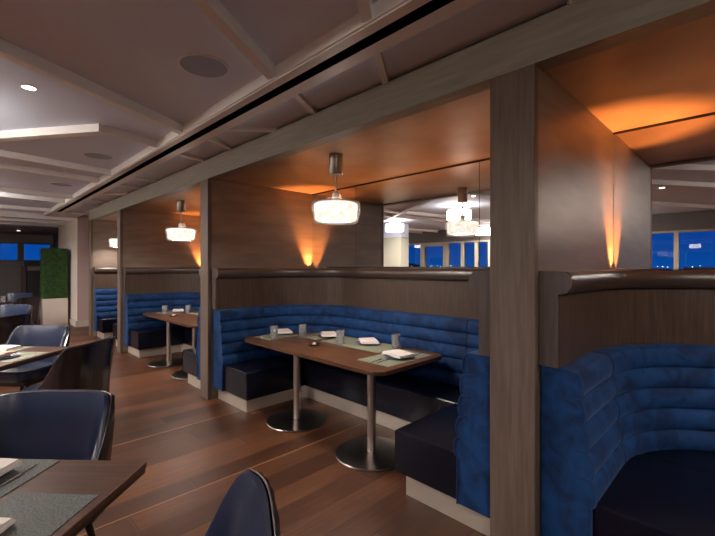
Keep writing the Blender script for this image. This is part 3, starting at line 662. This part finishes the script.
# ================================================================== DINING CHAIRS AND TABLES (left)
def chair_proto():
    t = empty('dining_chair')
    WD = 0.37; N = 28
    def plan(u, o, z):
        # u in -1..1 round the back: flat-ish back with wings coming forward (+y is the sitter's front)
        a = u*PI*0.5*1.02; n = 0.62
        cx_ = math.copysign(abs(math.sin(a))**n, a)*(WD-o); cy_ = -(abs(math.cos(a))**n)*(0.27-o)*1.0 if abs(u) < 0.98 else 0.0
        k = (z-0.46)/0.44
        return (cx_*(1+0.04*k), cy_-0.055*max(k, 0)-0.02, z)
    def top(u):
        q = min(max((abs(u)-0.55)/0.45, 0), 1); q = q**1.8
        return 0.90 - 0.012*u*u - 0.34*q
    def shell(o0, o1, zb, m, nm, dz=0.0, ruff=0):
        bm = bmesh.new(); M_ = 7; I = []; O = []
        for i in range(N+1):
            u = -1+2*i/N; zt = top(u)+dz; ci = []; co = []
            for j in range(M_+1):
                z = zb+(zt-zb)*j/M_
                rf = ruff*(1 if i % 2 else -1)
                rr_ = (o1-o0)*0.25*(j == M_)
                ci.append(bm.verts.new(plan(u, o1-rr_, z))); co.append(bm.verts.new(plan(u, o0+rf+rr_, z)))
            I.append(ci); O.append(co)
        for i in range(N):
            for j in range(M_):
                bm.faces.new((I[i][j], I[i+1][j], I[i+1][j+1], I[i][j+1])); bm.faces.new((O[i][j], O[i][j+1], O[i+1][j+1], O[i+1][j]))
            bm.faces.new((I[i][M_], I[i+1][M_], O[i+1][M_], O[i][M_])); bm.faces.new((I[i][0], O[i][0], O[i+1][0], I[i+1][0]))
        for i in (0, N):
            for j in range(M_): bm.faces.new((I[i][j], I[i][j+1], O[i][j+1], O[i][j]))
        return link(nm, bm, m, t, 60)
    shell(0.022, 0.060, 0.40, CHAIRL, 'backrest')
    bs_ = shell(0.0, 0.0215, 0.32, CHAIRO, 'back_shell', -0.010, 0.0022)
    bm = bmesh.new(); tube(bm, [Vector(plan(-1+2*i/40, 0.022, top(-1+2*i/40)-0.001)) for i in range(41)], 0.0035, 6); link('welt', bm, COPPER, bs_, 60)
    bm = bmesh.new(); prism(bm, rrect(-0.262, 0.262, -0.225, 0.27, 0.10, 6), 0.37, 0.485, 0.03, 3); link('seat', bm, CHAIRL, t, 40)
    bm = bmesh.new(); prism(bm, rrect(-0.25, 0.25, -0.20, 0.25, 0.09, 6), 0.325, 0.37); link('seat_frame', bm, LEGW, t, 40)
    for sx, sy in ((-1, -1), (1, -1), (-1, 1), (1, 1)):
        bm = bmesh.new(); tube(bm, [(sx*0.20, sy*0.18, 0.34), (sx*0.255, sy*0.235, 0.0)], [0.024, 0.014], 10); link('leg', bm, LEGW, t, 50)
    return t
proto = chair_proto(); used = [False]
def chair(x, y, face, lb, s=1.0):
    """face: world direction angle (degrees from +X) the sitter looks towards"""
    if not used[0]: r = proto; used[0] = True
    else:
        r = proto.copy(); COL.objects.link(r)
        for ch in list(proto.children):
            c = ch.copy(); COL.objects.link(c); c.parent = r
            for g in list(ch.children): g2 = g.copy(); COL.objects.link(g2); g2.parent = c
    r.location = (x, y, 0); r.rotation_euler = (0, 0, math.radians(face-90)); r.scale = (s, s, s)
    return tag(r, lb, 'chair', 'navy leather dining chairs')
def dining_table(kx, ky, ang, l1, l2, lb):
    """corner (kx, ky); edge 1 along ang (deg), length l1; edge 2 along ang+90, length l2"""
    t = tag(empty('dining_table', (kx, ky, 0), math.radians(ang)), lb, 'table', 'dark dining tables on the left')
    bm = bmesh.new(); prism(bm, rrect(0, l1, 0, l2, 0.012, 3), 0.725, 0.75, 0.002, 1); link('table_top', bm, TOPD, t, 30)
    bm = bmesh.new(); prism(bm, rrect(0.004, l1-0.004, 0.004, l2-0.004, 0.01, 3), 0.705, 0.7245); link('edge_band', bm, EDGE, t, 30)
    bm = bmesh.new(); lathe(bm, [(0, 0.02), (0.045, 0.02), (0.045, 0.706), (0, 0.706)], 24, (l1/2, l2/2, 0)); link('pole', bm, BASEM, t, 40)
    bm = bmesh.new(); lathe(bm, [(0, 0), (0.27, 0), (0.27, 0.012), (0.06, 0.022), (0, 0.022)], 40, (l1/2, l2/2, 0)); link('base_disc', bm, BASEM, t, 40)
    return t
def loc2(k, ang, u, v):
    a = math.radians(ang); return (k[0]+u*math.cos(a)-v*math.sin(a), k[1]+u*math.sin(a)+v*math.cos(a))
KA = (0.594, 1.925); AA = 133.0
dining_table(KA[0], KA[1], AA, 1.50, 0.85, 'nearest dark dining table with grey woven placemats')
KB = (0.866, 5.234); AB = 134.0
dining_table(KB[0], KB[1], AB, 1.50, 0.90, 'dark dining table behind the nearest one, with a peach napkin')
# grey mats on the nearest table
x, y = loc2(KA, AA, 0.60, 0.16); placemat(x, y, 0.42, 0.29, math.radians(AA), 'grey woven placemat on the far edge of the nearest dining table', 'grey placemats on the nearest dining table', MATD)
x, y = loc2(KA, AA, 0.20, 0.50); placemat(x, y, 0.33, 0.47, math.radians(AA), 'grey woven placemat at the near right edge of the nearest dining table', 'grey placemats on the nearest dining table', MATD)
x, y = loc2(KA, AA, 0.60, 0.19); plate(x-0.02, y+0.02, 'slate plate at the left edge on the nearest dining table', 'plates on the nearest dining table'); napkin(x-0.02, y+0.02, math.radians(AA), 'pale folded napkin at the left edge on the nearest dining table', 'napkins on the nearest dining table')
x, y = loc2(KA, AA, 0.46, 0.155); fork(x, y, math.radians(AA+90), 'dark steel knife on the far placemat of the nearest dining table', 'cutlery on the nearest dining table', kind='knife')
x, y = loc2(KA, AA, 0.255, 0.56); napkin(x, y, math.radians(AA+90), 'pale folded napkin at the bottom left corner on the nearest dining table', 'napkins on the nearest dining table', 0.22, 0.12, 0.756)
chair(0.20, 2.62, 226, 'large navy dining chair directly behind the nearest table, facing the camera')
chair(0.355, 1.14, 151, 'navy dining chair at the bottom edge, seen side-on')
# second table
chair(0.72, 4.72, 134, 'dining chair with dark ribbed back turned towards the camera, at the second table')
chair(0.52, 5.89, 222, 'navy dining chair behind the second table, facing the camera')
x, y = loc2(KB, AB, 0.62, 0.18); placemat(x, y, 0.42, 0.30, math.radians(AB), 'grey placemat at the far edge of the second dining table', 'grey placemats on the second dining table', MATG)
napkin(x, y, math.radians(AB), 'pale folded napkin on the far placemat of the second dining table', 'napkins on the second dining table', z=0.754)
x, y = loc2(KB, AB, 0.20, 0.50); placemat(x, y, 0.33, 0.42, math.radians(AB), 'grey placemat at the near edge of the second dining table', 'grey placemats on the second dining table', MATG)
x, y = loc2(KB, AB, 0.27, 0.56); plate(x, y, 'slate plate under the peach napkin', 'plates on the second dining table'); napkin(x, y, math.radians(AB+90), 'peach folded napkin on the near placemat of the second dining table', 'napkins on the second dining table', 0.2, 0.12, m=NAPP)
# farther tables and chairs
chair(0.36, 7.92, 134, 'dining chair with dark back at the third table')
chair(0.53, 9.53, 222, 'grey-lit navy dining chair beyond the third table')
dining_table(1.0, 12.9, 134.0, 1.1, 0.85, 'far dining table near the end windows')
chair(1.0, 12.32, 134, 'farthest dining chair, dark, beside the hedge planter')
chair(0.30, 11.55, 60, 'far dining chair in front of the far table')
chair(0.95, 13.65, 226, 'far dining chair behind the far table')
x, y = loc2((1.0, 12.9), 134, 0.3, 0.35); napkin(x, y, 1, 'white napkin on the far dining table', 'napkins on the far dining table', z=0.7525); tumbler(x+0.2, y-0.1, 'clear tumbler on the far dining table', 'tumblers on the far dining table')

# arched stem over the far table
t = tag(empty('arched_lamp', (0.75, 15.6, 0)), 'thin dark arched lamp stem rising behind the far dining table', 'lamp')
bm = bmesh.new(); tube(bm, [(-0.75, 0, 0.02), (-0.74, 0, 0.9)] + [(-0.35-0.40*math.cos(q), 0, 0.9+0.45*math.sin(q)) for q in [PI*k/14 for k in range(1, 13)]], 0.012, 8); link('stem', bm, BLACK, t, 60)
bm = bmesh.new(); lathe(bm, [(0, 0.95), (0.05, 0.96), (0.03, 1.04), (0, 1.05)], 14, (0.03, 0, 0)); link('lamp_head', bm, PMET, t, 60)
bm = bmesh.new(); lathe(bm, [(0, 0), (0.14, 0), (0.14, 0.02), (0, 0.025)], 24, (-0.75, 0, 0)); link('base', bm, BLACK, t, 60)
# service cabinet by the end windows
t = tag(empty('service_cabinet', (2.05, 18.9, 0)), 'tall black service cabinet with an open grey shelf by the end windows', 'cabinet')
link('body', BM((-0.33, 0.5, -0.25, 0.3, 0, 1.45), bev=0.01, seg=1), CABB, t); link('shelf', BM((-0.33, 0.5, -0.2, 0.3, 1.45, 1.62)), GREYP, t); link('hood', BM((-0.36, 0.5, -0.27, 0.3, 1.62, 1.82)), CABB, t)
link('side_post', BM((-0.46, -0.37, -0.25, 0.1, 0, 1.62)), CABR, t)

# hedge planter
t = tag(empty('hedge_planter', (1.87, 13.75, 0)), 'boxy clipped green hedge in a pale stone planter by the pier', 'hedge')
link('planter_box', BM((-0.30, 0.25, -0.25, 0.25, 0, 0.735), bev=0.006, seg=1), PLANTER, t)
bm = bmesh.new(); bx(bm, -0.285, 0.235, -0.235, 0.235, 0.735, 2.08)
rnd = random.Random(3)
for k in range(5200):
    f_ = rnd.choice([0, 0, 1, 1, 2]); u = rnd.uniform(-0.24, 0.24); ux = rnd.uniform(-0.29, 0.24); z = rnd.uniform(0.74, 2.09)
    if f_ == 0: p = Vector((ux, -0.24, z)); nn = Vector((0, -1, 0))
    elif f_ == 1: p = Vector((-0.29, u, z)); nn = Vector((-1, 0, 0))
    else: p = Vector((ux, rnd.uniform(-0.24, 0.24), 2.085)); nn = Vector((0, 0, 1))
    if f_ == 0 and rnd.random() < .2: p.y = 0.24; nn = -nn
    if f_ == 1 and rnd.random() < .2: p.x = 0.24; nn = -nn
    d = Vector((rnd.uniform(-1, 1), rnd.uniform(-1, 1), rnd.uniform(-1, 1))) + nn*0.6; d.normalize(); sdir = d.cross(Vector((rnd.uniform(-1, 1), rnd.uniform(-1, 1), rnd.uniform(-1, 1)))); sdir.normalize()
    L1 = rnd.uniform(0.02, 0.034); q = [p-sdir*0.007, p+d*L1*0.5-sdir*0.009, p+d*L1, p+d*L1*0.5+sdir*0.009]
    bm.faces.new([bm.verts.new(v) for v in q])
me = bpy.data.meshes.new('foliage'); bm.to_mesh(me); bm.free(); me.materials.append(LEAF); o = bpy.data.objects.new('foliage', me); COL.objects.link(o); o.parent = t
